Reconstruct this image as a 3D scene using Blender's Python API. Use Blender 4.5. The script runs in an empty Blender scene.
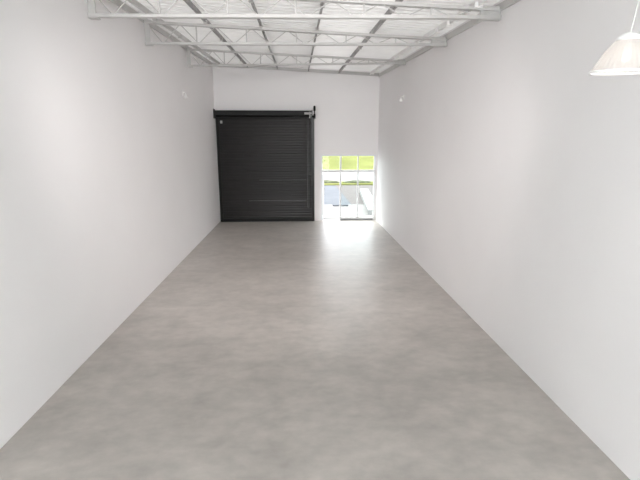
import bpy, bmesh, math, random
from mathutils import Vector, Matrix
random.seed(4)
S = bpy.context.scene
COL = S.collection

# ------------------------------------------------------------------ camera
XL, XR, YB, YR = -3.0, 2.98, 16.7, -2.6      # left wall, right wall, far wall, rear wall
F = 440.0
pitch = math.atan(99 / F)
yaw = math.atan(22 / math.hypot(F, 99))
cam_data = bpy.data.cameras.new('camera')
cam_data.sensor_width = 36
cam_data.lens = F / 640 * 36
cam_data.clip_end = 600
cam = bpy.data.objects.new('camera', cam_data)
cam.location = (0, 0, 3.0)
cam.rotation_euler = (math.pi / 2 - pitch, 0, -yaw)
COL.objects.link(cam)
S.camera = cam

# ------------------------------------------------------------------ world, sun, added fill lights, exposure
world = bpy.data.worlds.new('sky')
S.world = world
world.use_nodes = True
wn = world.node_tree
bg = wn.nodes['Background']
bg.inputs['Color'].default_value = (0.94, 0.965, 1.0, 1)
bg.inputs['Strength'].default_value = 7.0
sun_d = bpy.data.lights.new('sun', 'SUN')
sun_d.energy = 3.0
sun_d.angle = 0.02
sun_d.color = (1.0, 0.96, 0.9)
sun = bpy.data.objects.new('sun', sun_d)
sun.rotation_euler = (math.radians(38), 0, math.radians(-150))
sun.location = (0, 40, 30)
COL.objects.link(sun)

def area(name, loc, rot, sx, sy, power, color):
    d = bpy.data.lights.new(name, 'AREA')
    d.shape = 'RECTANGLE'; d.size = sx; d.size_y = sy
    d.energy = power; d.color = color
    o = bpy.data.objects.new(name, d)
    o.location = loc; o.rotation_euler = rot
    COL.objects.link(o)
    return o
# added fill light, standing in for daylight from an unseen rear window
area('rear_fill', (0, YR + 0.25, 2.1), (math.radians(88), 0, 0), 5.2, 3.0, 22, (1.0, 0.975, 0.95)).data.spread = math.radians(150)
# two added fill lights, out of view over the near end, tilted down the room
FILL_LIGHTS = [(-1.25, 3.5, 4.5), (0.95, 3.5, 4.5)]
for _x, _y, _z in FILL_LIGHTS:
    area('fill_beam', (_x, _y, _z), (math.radians(64), 0, 0), 1.0, 0.5, 45, (1.0, 0.955, 0.945)).data.spread = math.radians(86)

S.view_settings.view_transform = 'Standard'
S.view_settings.look = 'None'
S.view_settings.gamma = 1
S.view_settings.use_curve_mapping = False
S.view_settings.exposure = -0.05
S.cycles.max_bounces = 16
S.cycles.diffuse_bounces = 10

# ------------------------------------------------------------------ materials
def mat(name, color, rough=0.6, metal=0.0, noise=None, bump=None, coat=0, trans=0, spec=None, emit=None):
    """noise=(scale, amount, detail) varies the colour; bump=(scale, strength)"""
    m = bpy.data.materials.new(name)
    m.use_nodes = True
    nt = m.node_tree
    b = nt.nodes['Principled BSDF']
    b.inputs['Base Color'].default_value = (*color, 1)
    b.inputs['Roughness'].default_value = rough
    b.inputs['Metallic'].default_value = metal
    b.inputs['Coat Weight'].default_value = coat
    b.inputs['Transmission Weight'].default_value = trans
    if spec is not None:
        b.inputs['Specular IOR Level'].default_value = spec
    tc = nt.nodes.new('ShaderNodeTexCoord')
    if noise:
        n = nt.nodes.new('ShaderNodeTexNoise')
        n.inputs['Scale'].default_value = noise[0]
        n.inputs['Detail'].default_value = noise[2] if len(noise) > 2 else 4
        nt.links.new(tc.outputs['Object'], n.inputs['Vector'])
        r = nt.nodes.new('ShaderNodeValToRGB')
        a = noise[1]
        r.color_ramp.elements[0].position = 0.3
        r.color_ramp.elements[1].position = 0.7
        r.color_ramp.elements[0].color = (*[max(0, c * (1 - a)) for c in color], 1)
        r.color_ramp.elements[1].color = (*[min(1, c * (1 + a)) for c in color], 1)
        nt.links.new(n.outputs['Fac'], r.inputs['Fac'])
        nt.links.new(r.outputs['Color'], b.inputs['Base Color'])
    if bump:
        n2 = nt.nodes.new('ShaderNodeTexNoise')
        n2.inputs['Scale'].default_value = bump[0]
        nt.links.new(tc.outputs['Object'], n2.inputs['Vector'])
        bp = nt.nodes.new('ShaderNodeBump')
        bp.inputs['Strength'].default_value = bump[1]
        bp.inputs['Distance'].default_value = 0.01
        nt.links.new(n2.outputs['Fac'], bp.inputs['Height'])
        nt.links.new(bp.outputs['Normal'], b.inputs['Normal'])
    return m

def glass_mat(name, tint=(0.95, 0.98, 0.97), gloss=0.02):
    m = bpy.data.materials.new(name)
    m.use_nodes = True
    nt = m.node_tree
    nt.nodes.clear()
    out = nt.nodes.new('ShaderNodeOutputMaterial')
    mix = nt.nodes.new('ShaderNodeMixShader')
    tr = nt.nodes.new('ShaderNodeBsdfTransparent')
    gl = nt.nodes.new('ShaderNodeBsdfGlossy')
    tr.inputs['Color'].default_value = (*tint, 1)
    gl.inputs['Roughness'].default_value = 0.02
    mix.inputs['Fac'].default_value = gloss
    nt.links.new(tr.outputs[0], mix.inputs[1])
    nt.links.new(gl.outputs[0], mix.inputs[2])
    nt.links.new(mix.outputs[0], out.inputs['Surface'])
    return m

def floor_mat():
    m = bpy.data.materials.new('power_floated_concrete')
    m.use_nodes = True
    nt = m.node_tree
    b = nt.nodes['Principled BSDF']
    tc = nt.nodes.new('ShaderNodeTexCoord')
    mp = nt.nodes.new('ShaderNodeMapping')
    mp.inputs['Scale'].default_value = (1, 1.35, 1)
    nt.links.new(tc.outputs['Object'], mp.inputs['Vector'])
    def noise(scale, detail, rough=0.55, dist=0.0):
        n = nt.nodes.new('ShaderNodeTexNoise')
        n.inputs['Scale'].default_value = scale
        n.inputs['Detail'].default_value = detail
        n.inputs['Roughness'].default_value = rough
        n.inputs['Distortion'].default_value = dist
        nt.links.new(mp.outputs['Vector'], n.inputs['Vector'])
        return n
    n1, n2, n3 = noise(0.55, 3), noise(1.7, 5, 0.55, 0.3), noise(5.5, 6)
    r1 = nt.nodes.new('ShaderNodeValToRGB')
    r1.color_ramp.elements[0].position = 0.33
    r1.color_ramp.elements[1].position = 0.68
    r1.color_ramp.elements[0].color = (0.410, 0.378, 0.350, 1)
    r1.color_ramp.elements[1].color = (0.478, 0.442, 0.410, 1)
    nt.links.new(n1.outputs['Fac'], r1.inputs['Fac'])
    def mul(prev, n, lo, hi, p0=0.36, p1=0.66):
        r = nt.nodes.new('ShaderNodeValToRGB')
        r.color_ramp.elements[0].position = p0
        r.color_ramp.elements[1].position = p1
        r.color_ramp.elements[0].color = (lo, lo, lo, 1)
        r.color_ramp.elements[1].color = (hi, hi, hi, 1)
        nt.links.new(n.outputs['Fac'], r.inputs['Fac'])
        mx = nt.nodes.new('ShaderNodeMix')
        mx.data_type = 'RGBA'; mx.blend_type = 'MULTIPLY'
        mx.inputs['Factor'].default_value = 1
        nt.links.new(prev, mx.inputs['A'])
        nt.links.new(r.outputs['Color'], mx.inputs['B'])
        return mx.outputs['Result']
    c = mul(r1.outputs['Color'], n2, 0.84, 1.06, 0.30, 0.70)
    c = mul(c, n3, 0.90, 1.05, 0.3, 0.7)
    nt.links.new(c, b.inputs['Base Color'])
    rr = nt.nodes.new('ShaderNodeMapRange')
    rr.inputs['To Min'].default_value = 0.34
    rr.inputs['To Max'].default_value = 0.44
    nt.links.new(n2.outputs['Fac'], rr.inputs['Value'])
    nt.links.new(rr.outputs['Result'], b.inputs['Roughness'])
    bp = nt.nodes.new('ShaderNodeBump')
    bp.inputs['Strength'].default_value = 0.05
    bp.inputs['Distance'].default_value = 0.004
    nt.links.new(n2.outputs['Fac'], bp.inputs['Height'])
    nt.links.new(bp.outputs['Normal'], b.inputs['Normal'])
    return m

def deck_mat():
    """white roof sheeting that lets a little daylight through"""
    m = mat('white_translucent_roof_sheet', (0.84, 0.84, 0.83), 0.32, noise=(1.5, 0.04))
    nt = m.node_tree
    b = nt.nodes['Principled BSDF']; out = nt.nodes['Material Output']
    tl = nt.nodes.new('ShaderNodeBsdfTranslucent'); tl.inputs['Color'].default_value = (0.95, 0.91, 0.88, 1)  # translucency added to fill the room with soft overhead light
    mx = nt.nodes.new('ShaderNodeMixShader')
    # the sheets of one bay are clearer rooflight sheets
    tc = nt.nodes.new('ShaderNodeTexCoord'); sp = nt.nodes.new('ShaderNodeSeparateXYZ')
    nt.links.new(tc.outputs['Object'], sp.inputs[0])
    cp = nt.nodes.new('ShaderNodeMath'); cp.operation = 'COMPARE'
    cp.inputs[1].default_value = 0.95; cp.inputs[2].default_value = 0.55
    nt.links.new(sp.outputs['X'], cp.inputs[0])
    mr = nt.nodes.new('ShaderNodeMapRange'); mr.inputs['To Min'].default_value = 0.026; mr.inputs['To Max'].default_value = 0.046
    nt.links.new(cp.outputs[0], mr.inputs['Value']); nt.links.new(mr.outputs['Result'], mx.inputs['Fac'])
    nt.links.new(b.outputs[0], mx.inputs[1]); nt.links.new(tl.outputs[0], mx.inputs[2])
    nt.links.new(mx.outputs[0], out.inputs['Surface'])
    return m

def shade_mat():
    """clear-ish ribbed acrylic of the pendant shade"""
    m = bpy.data.materials.new('ribbed_acrylic')
    m.use_nodes = True
    nt = m.node_tree
    nt.nodes.clear()
    out = nt.nodes.new('ShaderNodeOutputMaterial')
    tl = nt.nodes.new('ShaderNodeBsdfTranslucent'); tl.inputs['Color'].default_value = (0.8, 0.78, 0.76, 1)
    df = nt.nodes.new('ShaderNodeBsdfPrincipled')
    df.inputs['Base Color'].default_value = (0.8, 0.78, 0.76, 1); df.inputs['Roughness'].default_value = 0.18
    tr = nt.nodes.new('ShaderNodeBsdfTransparent'); tr.inputs['Color'].default_value = (0.95, 0.94, 0.93, 1)
    a = nt.nodes.new('ShaderNodeMixShader'); a.inputs['Fac'].default_value = 0.5
    c = nt.nodes.new('ShaderNodeMixShader'); c.inputs['Fac'].default_value = 0.5
    nt.links.new(tl.outputs[0], a.inputs[1]); nt.links.new(df.outputs[0], a.inputs[2])
    nt.links.new(a.outputs[0], c.inputs[1]); nt.links.new(tr.outputs[0], c.inputs[2])
    nt.links.new(c.outputs[0], out.inputs['Surface'])
    return m

def emit_mat(name, color, strength):
    m = bpy.data.materials.new(name)
    m.use_nodes = True
    b = m.node_tree.nodes['Principled BSDF']
    b.inputs['Emission Color'].default_value = (*color, 1)
    b.inputs['Emission Strength'].default_value = strength
    return m

M = dict(
    wall=mat('white_painted_plaster', (0.86, 0.84, 0.842), 0.62, noise=(0.7, 0.012, 3), bump=(60, 0.04)),
    floor=floor_mat(),
    deck=deck_mat(),
    steel=mat('white_painted_steel', (0.54, 0.53, 0.52), 0.38, noise=(8, 0.04)),
    galv=mat('dull_grey_steel', (0.30, 0.295, 0.29), 0.5, metal=0.1, noise=(9, 0.2)),
    bracket=mat('grey_primed_steel', (0.50, 0.49, 0.48), 0.5, noise=(12, 0.12)),
    shutter=mat('charcoal_shutter_steel', (0.013, 0.012, 0.012), 0.30, metal=0.1, spec=0.3, noise=(3, 0.15)),
    black=mat('black_steel', (0.005, 0.005, 0.005), 0.45, spec=0.2, noise=(10, 0.2)),
    strip=mat('slat_glint_grey', (0.10, 0.10, 0.105), 0.4, noise=(2.5, 0.35)),  # paler tone for the painted slat joint highlights
    chain=mat('galvanised_chain', (0.22, 0.22, 0.22), 0.35, metal=0.8, noise=(20, 0.1)),
    alu=mat('white_coated_aluminium', (0.82, 0.83, 0.84), 0.35, noise=(6, 0.02)),
    rubber=mat('grey_door_gasket', (0.28, 0.29, 0.29), 0.7, noise=(6, 0.05)),
    glass=glass_mat('clear_glass'),
    plastic=mat('white_plastic', (0.86, 0.85, 0.84), 0.3, noise=(20, 0.02)),
    acrylic=shade_mat(),
    cord=mat('pale_lamp_cord', (0.72, 0.71, 0.68), 0.5, noise=(30, 0.05)),
    bulb=emit_mat('lamp_bulb_glow', (1.0, 0.93, 0.86), 0.2),
    paving=mat('pale_concrete_paving', (0.21, 0.205, 0.20), 0.85, spec=0.0, noise=(1.2, 0.05), bump=(30, 0.2)),
    road=mat('weathered_grey_asphalt', (0.110, 0.117, 0.127), 0.9, spec=0.0, noise=(0.8, 0.08), bump=(60, 0.3)),
    drive=mat('pinkish_brick_paving', (0.122, 0.113, 0.110), 0.9, spec=0.0, noise=(2, 0.08), bump=(40, 0.3)),
    kerb=mat('white_painted_kerb', (0.25, 0.25, 0.245), 0.7, spec=0.0, noise=(3, 0.04)),
    grass=mat('bright_mown_grass', (0.128, 0.134, 0.050), 0.95, spec=0.0, noise=(0.25, 0.28, 6), bump=(8, 0.6)),
    hedge=mat('dark_hedge_leaves', (0.085, 0.092, 0.060), 0.9, spec=0.0, noise=(5, 0.4), bump=(14, 1.0)),
    post=mat('dark_post_paint', (0.12, 0.12, 0.12), 0.6, noise=(10, 0.1)),
)

# ------------------------------------------------------------------ helpers
def link(name, bm, m, parent=None, smooth=False):
    me = bpy.data.meshes.new(name)
    bmesh.ops.recalc_face_normals(bm, faces=bm.faces)
    bm.to_mesh(me); bm.free()
    me.materials.append(m)
    if smooth:
        for p in me.polygons: p.use_smooth = True
    o = bpy.data.objects.new(name, me)
    COL.objects.link(o)
    if parent: o.parent = parent
    return o

def box(bm, x0, x1, y0, y1, z0, z1, bevel=0):
    r = bmesh.ops.create_cube(bm, size=1)
    for v in r['verts']:
        v.co = Vector((x0 + (v.co.x + .5) * (x1 - x0), y0 + (v.co.y + .5) * (y1 - y0), z0 + (v.co.z + .5) * (z1 - z0)))
    if bevel:
        es = list({e for v in r['verts'] for e in v.link_edges})
        bmesh.ops.bevel(bm, geom=es, offset=bevel, segments=2, affect='EDGES', profile=0.5)

def bar(bm, a, b, w, h=None, rnd=False):
    """square (w x h) or round (radius w) bar from a to b"""
    a, b = Vector(a), Vector(b)
    d = b - a
    L = d.length
    q = d.to_track_quat('Z', 'Y')
    if rnd:
        r = bmesh.ops.create_cone(bm, cap_ends=True, segments=12, radius1=w, radius2=w, depth=L)
    else:
        r = bmesh.ops.create_cube(bm, size=1)
        for v in r['verts']:
            v.co = Vector((v.co.x * w, v.co.y * (h or w), v.co.z * L))
    mx = Matrix.Translation((a + b) / 2) @ q.to_matrix().to_4x4()
    bmesh.ops.transform(bm, matrix=mx, verts=r['verts'])

def lathe(bm, prof, n=48, c=(0, 0, 0), axis='Z', rib=0.0):
    rings = []
    for (r, z) in prof:
        ring = []
        for i in range(n):
            a = 2 * math.pi * i / n
            rr = r * (1 + (rib if i % 2 else -rib))
            p = (rr * math.cos(a), rr * math.sin(a), z)
            if axis == 'X': p = (z, rr * math.cos(a), rr * math.sin(a))
            if axis == 'Y': p = (rr * math.cos(a), z, rr * math.sin(a))
            ring.append(bm.verts.new(Vector(p) + Vector(c)))
        rings.append(ring)
    for A, B in zip(rings, rings[1:]):
        for i in range(n):
            bm.faces.new((A[i], A[(i + 1) % n], B[(i + 1) % n], B[i]))
    return rings

def thing(name, label, cat, loc=(0, 0, 0), rz=0, group=None):
    o = bpy.data.objects.new(name, None)
    o.empty_display_size = 0.1
    COL.objects.link(o)
    o.location = loc; o.rotation_euler = (0, 0, rz)
    tag(o, label, cat, group)
    return o

def tag(o, label, cat, group=None, kind=None):
    o['label'] = label; o['category'] = cat
    if group: o['group'] = group
    if kind: o['kind'] = kind
    return o

def struct(name, bm, m, label=None, parent=None):
    o = link(name, bm, m, parent)
    if not parent: o['kind'] = 'structure'
    if label: o['label'] = label
    return o

def dup(root, loc=None, label=None):
    r = root.copy(); COL.objects.link(r)
    if loc: r.location = loc
    if label: r['label'] = label
    for ch in list(root.children):
        c = ch.copy(); COL.objects.link(c); c.parent = r
        for g in list(ch.children):
            d = g.copy(); COL.objects.link(d); d.parent = c
    return r

# the roof falls to the right and rises towards the far wall
def roof(x, y, off=0.0):
    return 5.45 + off - 0.05 * x + 0.043 * (y - 16.7)

# ------------------------------------------------------------------ floor, walls
bm = bmesh.new(); box(bm, XL - .25, XR + .25, YR - .25, YB + .22, -0.25, 0)
struct('floor', bm, M['floor'], 'smooth grey-brown concrete floor with cloudy mottling')

def side_wall(name, x0, x1, label):
    bm = bmesh.new()
    xs, ys = (x0, x1), (YR - .25, YB + .22)
    lo = [bm.verts.new((x, y, -0.25)) for y in ys for x in xs]
    hi = [bm.verts.new((x, y, roof(x, y, 0.125))) for y in ys for x in xs]
    for f in ((0, 1, 3, 2),): bm.faces.new([lo[i] for i in f]); bm.faces.new([hi[i] for i in f])
    for i, j in ((0, 1), (1, 3), (3, 2), (2, 0)): bm.faces.new((lo[i], lo[j], hi[j], hi[i]))
    struct(name, bm, M['wall'], label)
side_wall('wall_left', XL - .22, XL, 'long white plastered wall on the left')
side_wall('wall_right', XR, XR + .22, 'long white plastered wall on the right')

SX0, SX1, SZ = -2.74, 0.40, 3.80            # shutter opening
DX0, DX1, DZ = 0.85, 2.93, 2.50             # entrance opening
def end_wall(name, y0, y1, holes, label):
    bm = bmesh.new()
    xs = sorted({XL, XR} | {h[0] for h in holes} | {h[1] for h in holes})
    for xa, xb in zip(xs, xs[1:]):
        hs = [h for h in holes if h[0] <= xa and h[1] >= xb]
        z = 0.0
        for h in sorted(hs, key=lambda h: h[2]):
            if h[2] > z + 1e-4: box(bm, xa, xb, y0, y1, z, h[2])
            z = h[3]
        va = []
        for x in (xa, xb):
            for y in (y0, y1):
                va.append((bm.verts.new((x, y, z)), bm.verts.new((x, y, roof(x, y, 0.125)))))
        a, b, c, d = va
        bm.faces.new((a[0], c[0], d[0], b[0])); bm.faces.new((a[1], b[1], d[1], c[1]))
        for p, q in ((a, b), (b, d), (d, c), (c, a)): bm.faces.new((p[0], q[0], q[1], p[1]))
    bmesh.ops.remove_doubles(bm, verts=bm.verts, dist=1e-5)
    # drop the faces that two neighbouring columns share
    seen = {}
    for f in bm.faces:
        seen.setdefault(tuple(sorted(v.index for v in f.verts)), []).append(f)
    struct(name, bm, M['wall'], label)
end_wall('wall_far', YB, YB + .22, [(SX0, SX1, 0, SZ), (DX0, DX1, 0, DZ)], 'white end wall around the shutter and the glazed entrance')
end_wall('wall_rear', YR - .25, YR, [(-2.6, 2.6, 0.5, 4.4)], 'white wall behind the camera with an added tall window')

# rear window added for the fill light, unseen behind the camera
bm = bmesh.new()
box(bm, -2.6, 2.6, YR - .16, YR - .10, 0.5, 0.58); box(bm, -2.6, 2.6, YR - .16, YR - .10, 4.32, 4.4)
for x in (-2.56, -0.88, 0.88, 2.56): box(bm, x - .04, x + .04, YR - .16, YR - .10, 0.58, 4.32)
wf = struct('window_1', bm, M['alu'], 'white framed rear window, added out of view')
bm = bmesh.new(); box(bm, -2.55, 2.55, YR - .135, YR - .125, 0.55, 4.35)
link('pane', bm, M['glass'], wf)

# ------------------------------------------------------------------ ceiling: ribbed roof sheeting, ribs run wall to wall
bm = bmesh.new()
pr = []
y = YR - .25
P = 0.21
while y < YB + .2:
    for dy, dz in ((0, 0.15), (0.10, 0.15), (0.125, 0.118), (0.185, 0.118)):
        pr.append((y + dy, dz))
    y += P
pr.append((YB + .2, 0.15))
pr = [p for p in pr if p[0] <= YB + .2]
rows = []
for (yy, dz) in pr:
    rows.append([bm.verts.new((x, yy, roof(x, yy, dz))) for x in (XL - .22, XR + .22)])
for a, b in zip(rows, rows[1:]): bm.faces.new((a[0], a[1], b[1], b[0]))
struct('ceiling', bm, M['deck'], 'white ribbed metal roof sheeting')

# wall head trims closing the roof sheet against the walls
def head_trim(name, pts, w):
    bm = bmesh.new()
    bar(bm, pts[0], pts[1], w, 0.10)
    struct(name, bm, M['steel'])
head_trim('trim_1', ((XL + .02, YR, roof(XL, YR, .02)), (XL + .02, YB, roof(XL, YB, .02))), 0.04)
head_trim('trim_2', ((XR - .02, YR, roof(XR, YR, .02)), (XR - .02, YB, roof(XR, YB, .02))), 0.04)
head_trim('trim_3', ((XL + .04, YB - .02, roof(XL, YB, .03)), (XR - .04, YB - .02, roof(XR, YB, .03))), 0.04)

# ------------------------------------------------------------------ purlins running the length of the roof
pw = [(-2.72, 'pale steel purlin running lengthwise along the top of the left wall', M['steel'], 0.03),
      (-1.76, 'dark steel purlin running lengthwise, first one out from the left wall', M['galv'], 0.03),
      (-0.70, 'dark steel purlin running lengthwise under the roof above the middle of the shutter', M['galv'], 0.03),
      (0.40, 'dark steel purlin running lengthwise, above the right edge of the shutter', M['galv'], 0.03),
      (1.50, 'dark steel purlin running lengthwise, above the glazed entrance', M['galv'], 0.036),
      (2.62, 'pale steel purlin with bright clips along the top of the right wall', M['plastic'], 0.03)]
for x, lab, mt, w in pw:
    t = thing('purlin', lab, 'purlin', (x, YB, roof(x, YB)), 0, 'lengthwise roof purlins')
    def L(px, py, off=0): return (px - x, py - YB, roof(px, py, off) - roof(x, YB))
    bm = bmesh.new()
    bar(bm, L(x, YR + .02, .02), L(x, YB - .05, .02), w, w)
    bar(bm, L(x, YR + .02, .07), L(x, YB - .05, .07), w * .35, .07)
    link('rail', bm, mt, t)
    yy = 5.6
    n = 0
    while yy < YB - .3:
        bm = bmesh.new()
        k = 1.7 if x > 2 else 1
        box(bm, -.035 * k, .035 * k, -.03 * k, .03 * k, -.012 * k, .05, .006)
        c = link('clip', bm, M['plastic'] if x > 2 else M['bracket'], t)
        c.location = L(x, yy, .0)
        yy += 0.62 if x > 2 else 1.85
        n += 1

# ------------------------------------------------------------------ roof trusses: level bottom chord, top chord following the roof
def truss(yl, yr, zbl, zbr, ztl, ztr, lab, nweb=8):
    t = thing('roof_truss', lab, 'roof truss', (XL, yl, zbl), 0, 'white roof trusses spanning wall to wall')
    O = Vector((XL, yl, zbl))
    A, B = Vector((XL + .012, yl, zbl)), Vector((XR - .012, yr, zbr))
    C_, D = Vector((XL + .012, yl, ztl)), Vector((XR - .012, yr, ztr))
    def P_(a, b, s): return a.lerp(b, s) - O
    bm = bmesh.new()
    off = Vector((0, .025, 0))
    bar(bm, P_(A, B, 0) + off, P_(A, B, 1) + off, .035, .045); bar(bm, P_(A, B, 0) - off, P_(A, B, 1) - off, .035, .045)
    link('bottom_chord', bm, M['steel'], t)
    bm = bmesh.new()
    bar(bm, P_(C_, D, 0) + off, P_(C_, D, 1) + off, .04, .045); bar(bm, P_(C_, D, 0) - off, P_(C_, D, 1) - off, .04, .045)
    link('top_chord', bm, M['steel'], t)
    n = nweb * 2
    for k in range(n):
        s0, s1 = (k + .5) / (n + 1), (k + 1.5) / (n + 1)
        s0, s1 = s0 - .03, s1 - .03
        p = P_(C_, D, max(s0, 0.004)) if k % 2 == 0 else P_(A, B, s0)
        q = P_(A, B, s1) if k % 2 == 0 else P_(C_, D, s1)
        bm = bmesh.new(); bar(bm, p, q, .008, rnd=True)
        link('web_bar', bm, M['steel'], t)
    for s in (.17, .335, .5, .665, .83):
        bm = bmesh.new(); bar(bm, P_(A, B, s), P_(C_, D, s), .022, .022)
        link('web_post', bm, M['steel'], t)
    # bearing brackets on the two walls
    for side, (lo, hi, sx) in enumerate(((A, C_, 1), (B, D, -1))):
        bm = bmesh.new()
        p, q = lo - O, hi - O
        x0, x1 = sorted((p.x, p.x + sx * (.10 if side == 0 else .30)))
        box(bm, x0, x1, p.y - .01, p.y + .01, p.z - .03, q.z + .03)
        x0, x1 = sorted((p.x, p.x + sx * (.14 if side == 0 else .32)))
        box(bm, x0, x1, p.y - .05, p.y + .05, q.z + .02, q.z + .035)
        box(bm, x0, x1, p.y - .05, p.y + .05, p.z - .04, p.z - .028)
        link('wall_bracket', bm, M['bracket'] if side else M['steel'], t)
truss(7.05, 6.85, 4.76, 4.76, roof(XL, 7.05, -.04), roof(XR, 6.85, -.02), 'white open-web roof truss nearest the camera, at the top edge of the photo')
truss(9.5, 9.25, 4.88, 4.87, roof(XL, 9.5, -.02), roof(XR, 9.25, -.02), 'white open-web roof truss, second from the camera')
truss(12.9, 12.7, 5.00, 5.08, roof(XL, 12.9, -.02), roof(XR, 12.7, -.0), 'white open-web roof truss closest to the far wall')

# ------------------------------------------------------------------ roller shutter
SH0, SH1 = -2.965, 0.60
t = thing('roller_shutter', 'closed charcoal roller shutter filling the left of the far wall', 'roller shutter', ((SH0 + SH1) / 2, YB, 0))
sc = (SH0 + SH1) / 2
def rel(bm): bmesh.ops.translate(bm, verts=bm.verts, vec=(-sc, -YB, 0)); return bm
bm = bmesh.new()
z, pitch_s = 0.12, 0.094
prof = []
while z < 3.80:
    for dz, dy in ((0.0, -.050), (.010, -.058), (.036, -.064), (.062, -.063), (.082, -.058), (.090, -.049)):
        prof.append((z + dz, dy))
    z += pitch_s
fr = [[bm.verts.new((x, YB + dy, zz)) for x in (SH0 + .09, SH1 - .09)] for zz, dy in prof]
bk = [[bm.verts.new((x, YB - .035, zz)) for x in (SH0 + .09, SH1 - .09)] for zz in (prof[0][0], prof[-1][0])]
for a, b in zip(fr, fr[1:]): bm.faces.new((a[0], a[1], b[1], b[0]))
bm.faces.new((bk[0][0], bk[1][0], bk[1][1], bk[0][1]))
link('slat_curtain', rel(bm), M['shutter'], t)
bm = bmesh.new(); box(bm, SH0 + .09, SH1 - .09, YB - .085, YB - .03, 0.001, 0.12, .006)
link('bottom_bar', rel(bm), M['black'], t, )
for x0, x1 in ((SH0, SH0 + .11), (SH1 - .11, SH1)):
    bm = bmesh.new()
    box(bm, x0, x1, YB - .10, YB - .078, 0.0, 3.86, .004)
    box(bm, x0, x1, YB - .03, YB + .001, 0.0, 3.86)
    xx = (x0, x0 + .012) if x0 < sc else (x1 - .012, x1)
    box(bm, xx[0], xx[1], YB - .09, YB - .01, 0.0, 3.86)
    link('guide_rail', rel(bm), M['black'] if x0 < sc else M['shutter'], t)
for zz, xa in ((.79, SH0 + 1.1), (1.57, SH0 + 1.5)):  # thin paler strips imitate slat joints catching the light
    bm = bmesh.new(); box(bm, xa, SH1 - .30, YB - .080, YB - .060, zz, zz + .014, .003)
    o = link('slat_glint', rel(bm), M['strip'], t); o['label'] = 'painted highlight of a slat joint across the shutter'
# coiled curtain and barrel under the head
bm = bmesh.new()
pf = [(.0, SH0 + .03), (.105, SH0 + .03), (.105, SH1 - .16), (.0, SH1 - .16)]
lathe(bm, pf, 28, (0, YB - .155, 3.94), 'X')
link('coil', rel(bm), M['black'], t, True)
bm = bmesh.new()
box(bm, SH0 + .0, SH1 - .10, YB - .30, YB - .005, 4.045, 4.065, .004)
box(bm, SH0 + .0, SH1 - .10, YB - .30, YB - .288, 3.90, 4.05, .004)
link('hood', rel(bm), M['black'], t)
bm = bmesh.new(); box(bm, SH0 - .03, SH0 - .015, YB - .31, YB - .002, 3.79, 4.12, .004)
bar(bm, (SH0 - .015, YB - .28, 3.80), (SH0 - .015, YB - .02, 3.80), .02, .02)
link('end_plate', rel(bm), M['black'], t)
bm = bmesh.new(); box(bm, SH1 - .09, SH1 - .075, YB - .31, YB - .002, 3.80, 4.10, .004)
link('end_plate', rel(bm), M['black'], t)
# chain hoist gear at the right end
bm = bmesh.new()
gp = [(.0, 0), (.075, 0), (.085, .01), (.085, .03), (.055, .04), (.085, .05), (.085, .07), (0, .075)]
lathe(bm, gp, 24, (SH1 - .03, YB - .17, 3.87), 'X')
bar(bm, (SH1 - .08, YB - .17, 3.87), (SH1 - .02, YB - .17, 3.87), .03, rnd=True)
link('chain_wheel', rel(bm), M['black'], t)
bm = bmesh.new()
box(bm, SH1 - .03, SH1 + .045, YB - .22, YB - .06, 4.06, 4.24, .02)
bar(bm, (SH1 + .01, YB - .14, 3.90), (SH1 + .01, YB - .14, 4.10), .018, rnd=True)
link('gear_box', rel(bm), M['black'], t)
bm = bmesh.new()
box(bm, SH1 - .36, SH1 - .095, YB - .325, YB - .30, 3.93, 4.00, .005)
box(bm, SH1 - .19, SH1 - .15, YB - .325, YB - .30, 3.80, 4.02, .005)
link('barrel_bracket', rel(bm), M['bracket'], t)
# hoist chain: one loop of small links
bm = bmesh.new()
for sx in (0, .05):
    zz = 0.55
    while zz < 3.80:
        bar(bm, (SH1 - .26 + sx, YB - .115, zz), (SH1 - .26 + sx, YB - .115, zz + .030), .005 if sx else .007, rnd=True)
        zz += .04
bar(bm, (SH1 - .26, YB - .115, .55), (SH1 - .21, YB - .115, .55), .006, rnd=True)
link('hoist_chain', rel(bm), M['chain'], t)
bm = bmesh.new(); box(bm, SH0 + .16, SH0 + .24, YB - .10, YB - .074, 3.62, 3.72, .008)
link('slide_bolt', rel(bm), M['bracket'], t)

# ------------------------------------------------------------------ glazed entrance
DY = YB + .06
bm = bmesh.new()
box(bm, DX0, DX0 + .06, DY, DY + .09, 0, DZ); box(bm, DX1 - .06, DX1, DY, DY + .09, 0, DZ)
box(bm, DX0 + .06, DX1 - .06, DY, DY + .09, DZ - .05, DZ)
box(bm, DX0 + .06, DX1 - .06, DY + .01, DY + .08, 1.84, 1.93)
box(bm, 1.57, 1.63, DY, DY + .09, 0.0, 1.84); box(bm, 1.57, 1.63, DY, DY + .09, 1.93, DZ - .05)
d1 = struct('door_1', bm, M['alu'], 'white aluminium frame of the glazed shopfront entrance')
for x0, x1, z0, z1 in ((DX0 + .06, 1.57, 1.93, DZ - .05), (1.63, DX1 - .06, 1.93, DZ - .05)):
    bm = bmesh.new(); box(bm, x0, x1, DY + .04, DY + .048, z0, z1)
    link('fanlight_pane', bm, M['glass'], d1)
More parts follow.
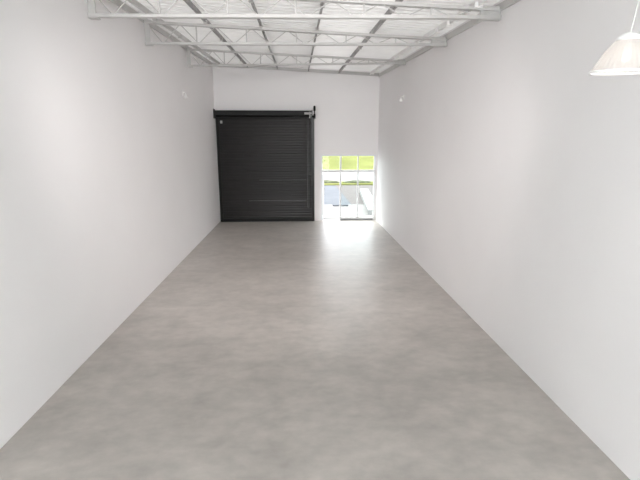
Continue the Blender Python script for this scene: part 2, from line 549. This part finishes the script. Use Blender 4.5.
# fixed screen, right
bm = bmesh.new()
box(bm, 2.24, 2.29, DY + .01, DY + .08, 0.10, 1.84); box(bm, 2.24, 2.28, DY + .01, DY + .08, 1.93, DZ - .05)
box(bm, 1.63, DX1 - .06, DY + .01, DY + .08, 0.06, 0.13)
link('screen_rail', bm, M['alu'], d1)
bm = bmesh.new(); box(bm, 1.63, DX1 - .06, DY + .02, DY + .07, 0.0, 0.06)
link('sill_rail', bm, M['rubber'], d1)
for x0, x1 in ((1.63, 2.24), (2.29, DX1 - .06)):
    bm = bmesh.new(); box(bm, x0, x1, DY + .04, DY + .048, 0.13, 1.84)
    link('pane', bm, M['glass'], d1)
# door leaf, swung open outwards on the left jamb
lf = thing('door_leaf', 'glass door leaf opened outwards at the left side of the entrance', 'door', (DX0 + .07, DY + .10, 0), math.radians(84))
bm = bmesh.new()
box(bm, 0, .05, -.02, .02, .02, 1.82); box(bm, .62, .67, -.02, .02, .02, 1.82)
box(bm, .05, .62, -.02, .02, .02, .09); box(bm, .05, .62, -.02, .02, 1.76, 1.82)
link('leaf_frame', bm, M['alu'], lf)
bm = bmesh.new(); box(bm, .05, .62, -.004, .004, .09, 1.76); link('pane', bm, M['glass'], lf)
bm = bmesh.new(); bar(bm, (.63, -.05, .9), (.63, -.05, 1.2), .01, rnd=True)
bar(bm, (.63, -.05, .93), (.63, -.015, .93), .008, rnd=True); bar(bm, (.63, -.05, 1.17), (.63, -.015, 1.17), .008, rnd=True)
link('handle', bm, M['chain'], lf)

# ------------------------------------------------------------------ outdoors
def slab(name, x0, x1, y0, y1, z0, z1, m, lab=None):
    bm = bmesh.new(); box(bm, x0, x1, y0, y1, z0, z1)
    return struct(name, bm, m, lab)
slab('paved_apron', -14, 16, YB + .22, 21.2, -.3, -.02, M['paving'], 'bright concrete apron outside the entrance')
slab('asphalt_road', -30, 2.6, 21.2, 31.0, -.3, -.05, M['road'], 'pale grey asphalt yard beyond the apron')
slab('brick_drive', 2.6, 40, 21.2, 31.0, -.3, -.045, M['drive'], 'pinkish paved drive beyond the right-hand glass')
slab('far_pavement', -40, 60, 33.2, 46.0, -.3, -.03, M['paving'], 'pale pavement in front of the grass')
slab('outer_ground', -200, 220, 31.0, 300, -.8, -.3, M['paving'])
# grass bank rising gently
bm = bmesh.new()
N = 40
g = [[bm.verts.new((-60 + 160 * i / N, 46 + 90 * (j / N) ** 1.3, 0.0 + 0.10 * math.sin(i * 1.7) * math.sin(j * .9) + 0.4 * (j / N))) for i in range(N + 1)] for j in range(N + 1)]
for j in range(N):
    for i in range(N): bm.faces.new((g[j][i], g[j][i + 1], g[j + 1][i + 1], g[j + 1][i]))
skirt = [bm.verts.new((v.co.x, v.co.y, -.3)) for v in g[0]]
for i in range(N): bm.faces.new((g[0][i], g[0][i + 1], skirt[i + 1], skirt[i]))
o = link('grass_field', bm, M['grass']); tag(o, 'bright yellow-green mown grass beyond the road', 'grass', kind='stuff')
# verge strip with low planting in front of the far pavement
bm = bmesh.new(); box(bm, -40, 60, 31.0, 33.2, -.3, 0.03)
o = link('grass_verge', bm, M['grass']); tag(o, 'narrow grass verge along the road', 'grass', kind='stuff')
def lump(name, cx, cy, rx, ry, rz, lab, cat, group, m):
    bm = bmesh.new()
    bmesh.ops.create_icosphere(bm, subdivisions=4, radius=1)
    for v in bm.verts:
        k = 1 + .10 * math.sin(v.co.x * 9 + cx) * math.sin(v.co.y * 8) + random.uniform(-.05, .05)
        v.co = Vector((v.co.x * rx * k, v.co.y * ry * k, max(v.co.z * rz * k, 0)))
    o = link(name, bm, m, None, True); o.location = (cx, cy, .032)
    tag(o, lab, cat, group)
    return o
lump('low_hedge', 1.6, 32.1, 1.4, .45, .2, 'low dark green hedge seen through the left door opening', 'hedge', 'low hedges across the road', M['hedge'])
lump('low_hedge', 4.3, 32.2, 1.0, .4, .16, 'low olive hedge seen through the middle glass panel', 'hedge', 'low hedges across the road', M['hedge'])
# white kerb wall running out from the right of the entrance
bm = bmesh.new()
bar(bm, (3.15, 18.1, .07), (3.95, 26.5, .07), .5, .22)
o = link('kerb_wall', bm, M['kerb']); tag(o, 'low white painted kerb wall outside the right-hand glass panel', 'kerb')
bm = bmesh.new()
box(bm, 1.62, 2.35, 20.6, 20.9, -.02, .05, .02)
o = link('drain_cover', bm, M['road']); tag(o, 'flat grey drain cover on the bright apron', 'drain cover')
t = thing('bollard', 'thin dark short bollard outside the middle of the entrance glass', 'bollard', (2.66, 19.6, -.02))
bm = bmesh.new(); bar(bm, (0, 0, 0), (0, 0, .42), .022, rnd=True); link('post', bm, M['post'], t)
bm = bmesh.new(); lathe(bm, [(0, 0), (.06, 0), (.06, .012), (.0, .012)], 20); link('base_plate', bm, M['post'], t)

# ------------------------------------------------------------------ small white fixtures high on the side walls
def wall_fixture(x, y, z, s, lab):
    t = thing('wall_light', lab, 'wall light', (x, y, z), 0 if s > 0 else math.pi)
    t.scale = (.8, .8, .9)
    bm = bmesh.new(); box(bm, .0005, .03, -.05, .05, .06, .20, .006); link('back_plate', bm, M['plastic'], t)
    bm = bmesh.new(); bar(bm, (.02, 0, .15), (.11, 0, .16), .012, rnd=True); bar(bm, (.11, 0, .165), (.11, 0, .10), .012, rnd=True)
    link('arm', bm, M['plastic'], t)
    bm = bmesh.new(); lathe(bm, [(.018, .10), (.035, .08), (.075, 0), (.07, .0), (.03, .075), (.0, .09)], 24, (.11, 0, 0))
    link('shade', bm, M['plastic'], t, True)
wall_fixture(XL, 12.2, 4.10, 1, 'small white light fixture high on the left wall')
wall_fixture(XR, 12.8, 4.08, -1, 'small white light fixture high on the right wall')

# ------------------------------------------------------------------ pendant lamps over the near end
PX, PY, PZ = 1.92, 2.66, 3.395
def pendant(loc, lab):
    t = thing('pendant_lamp', lab, 'pendant lamp', loc, 0, 'acrylic bell pendant lamps over the near end')
    bm = bmesh.new()
    prof = [(.055, .215), (.085, .200), (.115, .170), (.150, .125), (.180, .075), (.205, .035), (.220, .006), (.226, 0)]
    n = 72
    lathe(bm, prof, n, (0, 0, 0), 'Z', .006)
    bmesh.ops.solidify(bm, geom=bm.faces[:], thickness=.003)
    link('shade', bm, M['acrylic'], t)
    bm = bmesh.new(); lathe(bm, [(.219, .012), (.229, .010), (.231, 0), (.229, -.006), (.219, -.004), (.219, .012)], 72); link('rim', bm, M['plastic'], t, True)
    bm = bmesh.new(); lathe(bm, [(.0, .246), (.022, .245), (.05, .236), (.088, .208), (.09, .197), (.08, .197), (.0, .215)], 48)
    link('cap', bm, M['plastic'], t, True)
    bm = bmesh.new(); lathe(bm, [(0, .20), (.022, .20), (.022, .14), (0, .14)], 24); link('socket', bm, M['plastic'], t)
    bm = bmesh.new(); bmesh.ops.create_uvsphere(bm, u_segments=24, v_segments=16, radius=.036)
    bmesh.ops.translate(bm, verts=bm.verts, vec=(0, 0, .107)); link('bulb', bm, M['bulb'], t, True)
    t.scale = (.76, .76, .88); t.rotation_euler.x = math.radians(4)
    top = (roof(loc[0], loc[1], .115) - loc[2]) / .88
    bm = bmesh.new(); rings = []
    for k in range(25):
        u = k / 24; zc = .24 + (top - .24) * u; xc = .018 * math.sin(u * math.pi * 2.2)
        rings.append([bm.verts.new((xc + .0045 * math.cos(a * math.pi / 4), .0045 * math.sin(a * math.pi / 4), zc)) for a in range(8)])
    for A, B in zip(rings, rings[1:]):
        for i in range(8): bm.faces.new((A[i], A[(i + 1) % 8], B[(i + 1) % 8], B[i]))
    link('cord', bm, M['cord'], t, True)
    bm = bmesh.new(); lathe(bm, [(0, top), (.05, top), (.05, top - .02), (.02, top - .04), (0, top - .04)], 24); link('ceiling_rose', bm, M['plastic'], t)
    return t
def lamp_light(loc):
    d = bpy.data.lights.new('pendant_light', 'POINT'); d.energy = 1.0; d.shadow_soft_size = .045; d.color = (1.0, .90, .84)
    o = bpy.data.objects.new('pendant_light', d); o.location = (loc[0], loc[1], loc[2] + .03); COL.objects.link(o)
p1 = pendant((PX, PY, PZ), 'clear white ribbed pendant lamp hanging at the top right corner')
lamp_light((PX, PY, PZ))
for lx in (-1.98,):
    l2 = (lx, 1.2, PZ)
    p2 = pendant(l2, 'clear ribbed pendant lamp hanging out of frame on the left')
    lamp_light(l2)

# floodlight housings, added around the fill beams (above the top of the frame)
for lx, ly, lz in FILL_LIGHTS:
    t = thing('fill_light', 'added white floodlight hung under the near roof, ' + ('left one' if lx < 0 else 'right one'), 'fill_light', (lx, ly, lz), 0, 'added fill lights under the near roof')
    bm = bmesh.new(); box(bm, -.5, .5, -.30, .30, .012, .07, .01)
    bmesh.ops.rotate(bm, verts=bm.verts, matrix=Matrix.Rotation(math.radians(64), 3, 'X')); link('housing', bm, M['plastic'], t)
    for q in (-.3, .3):
        bm = bmesh.new(); bar(bm, (q, -.02, .05), (q, -.02, roof(lx + q, ly, .115) - lz), .012, rnd=True)
        link('hanger', bm, M['galv'], t)
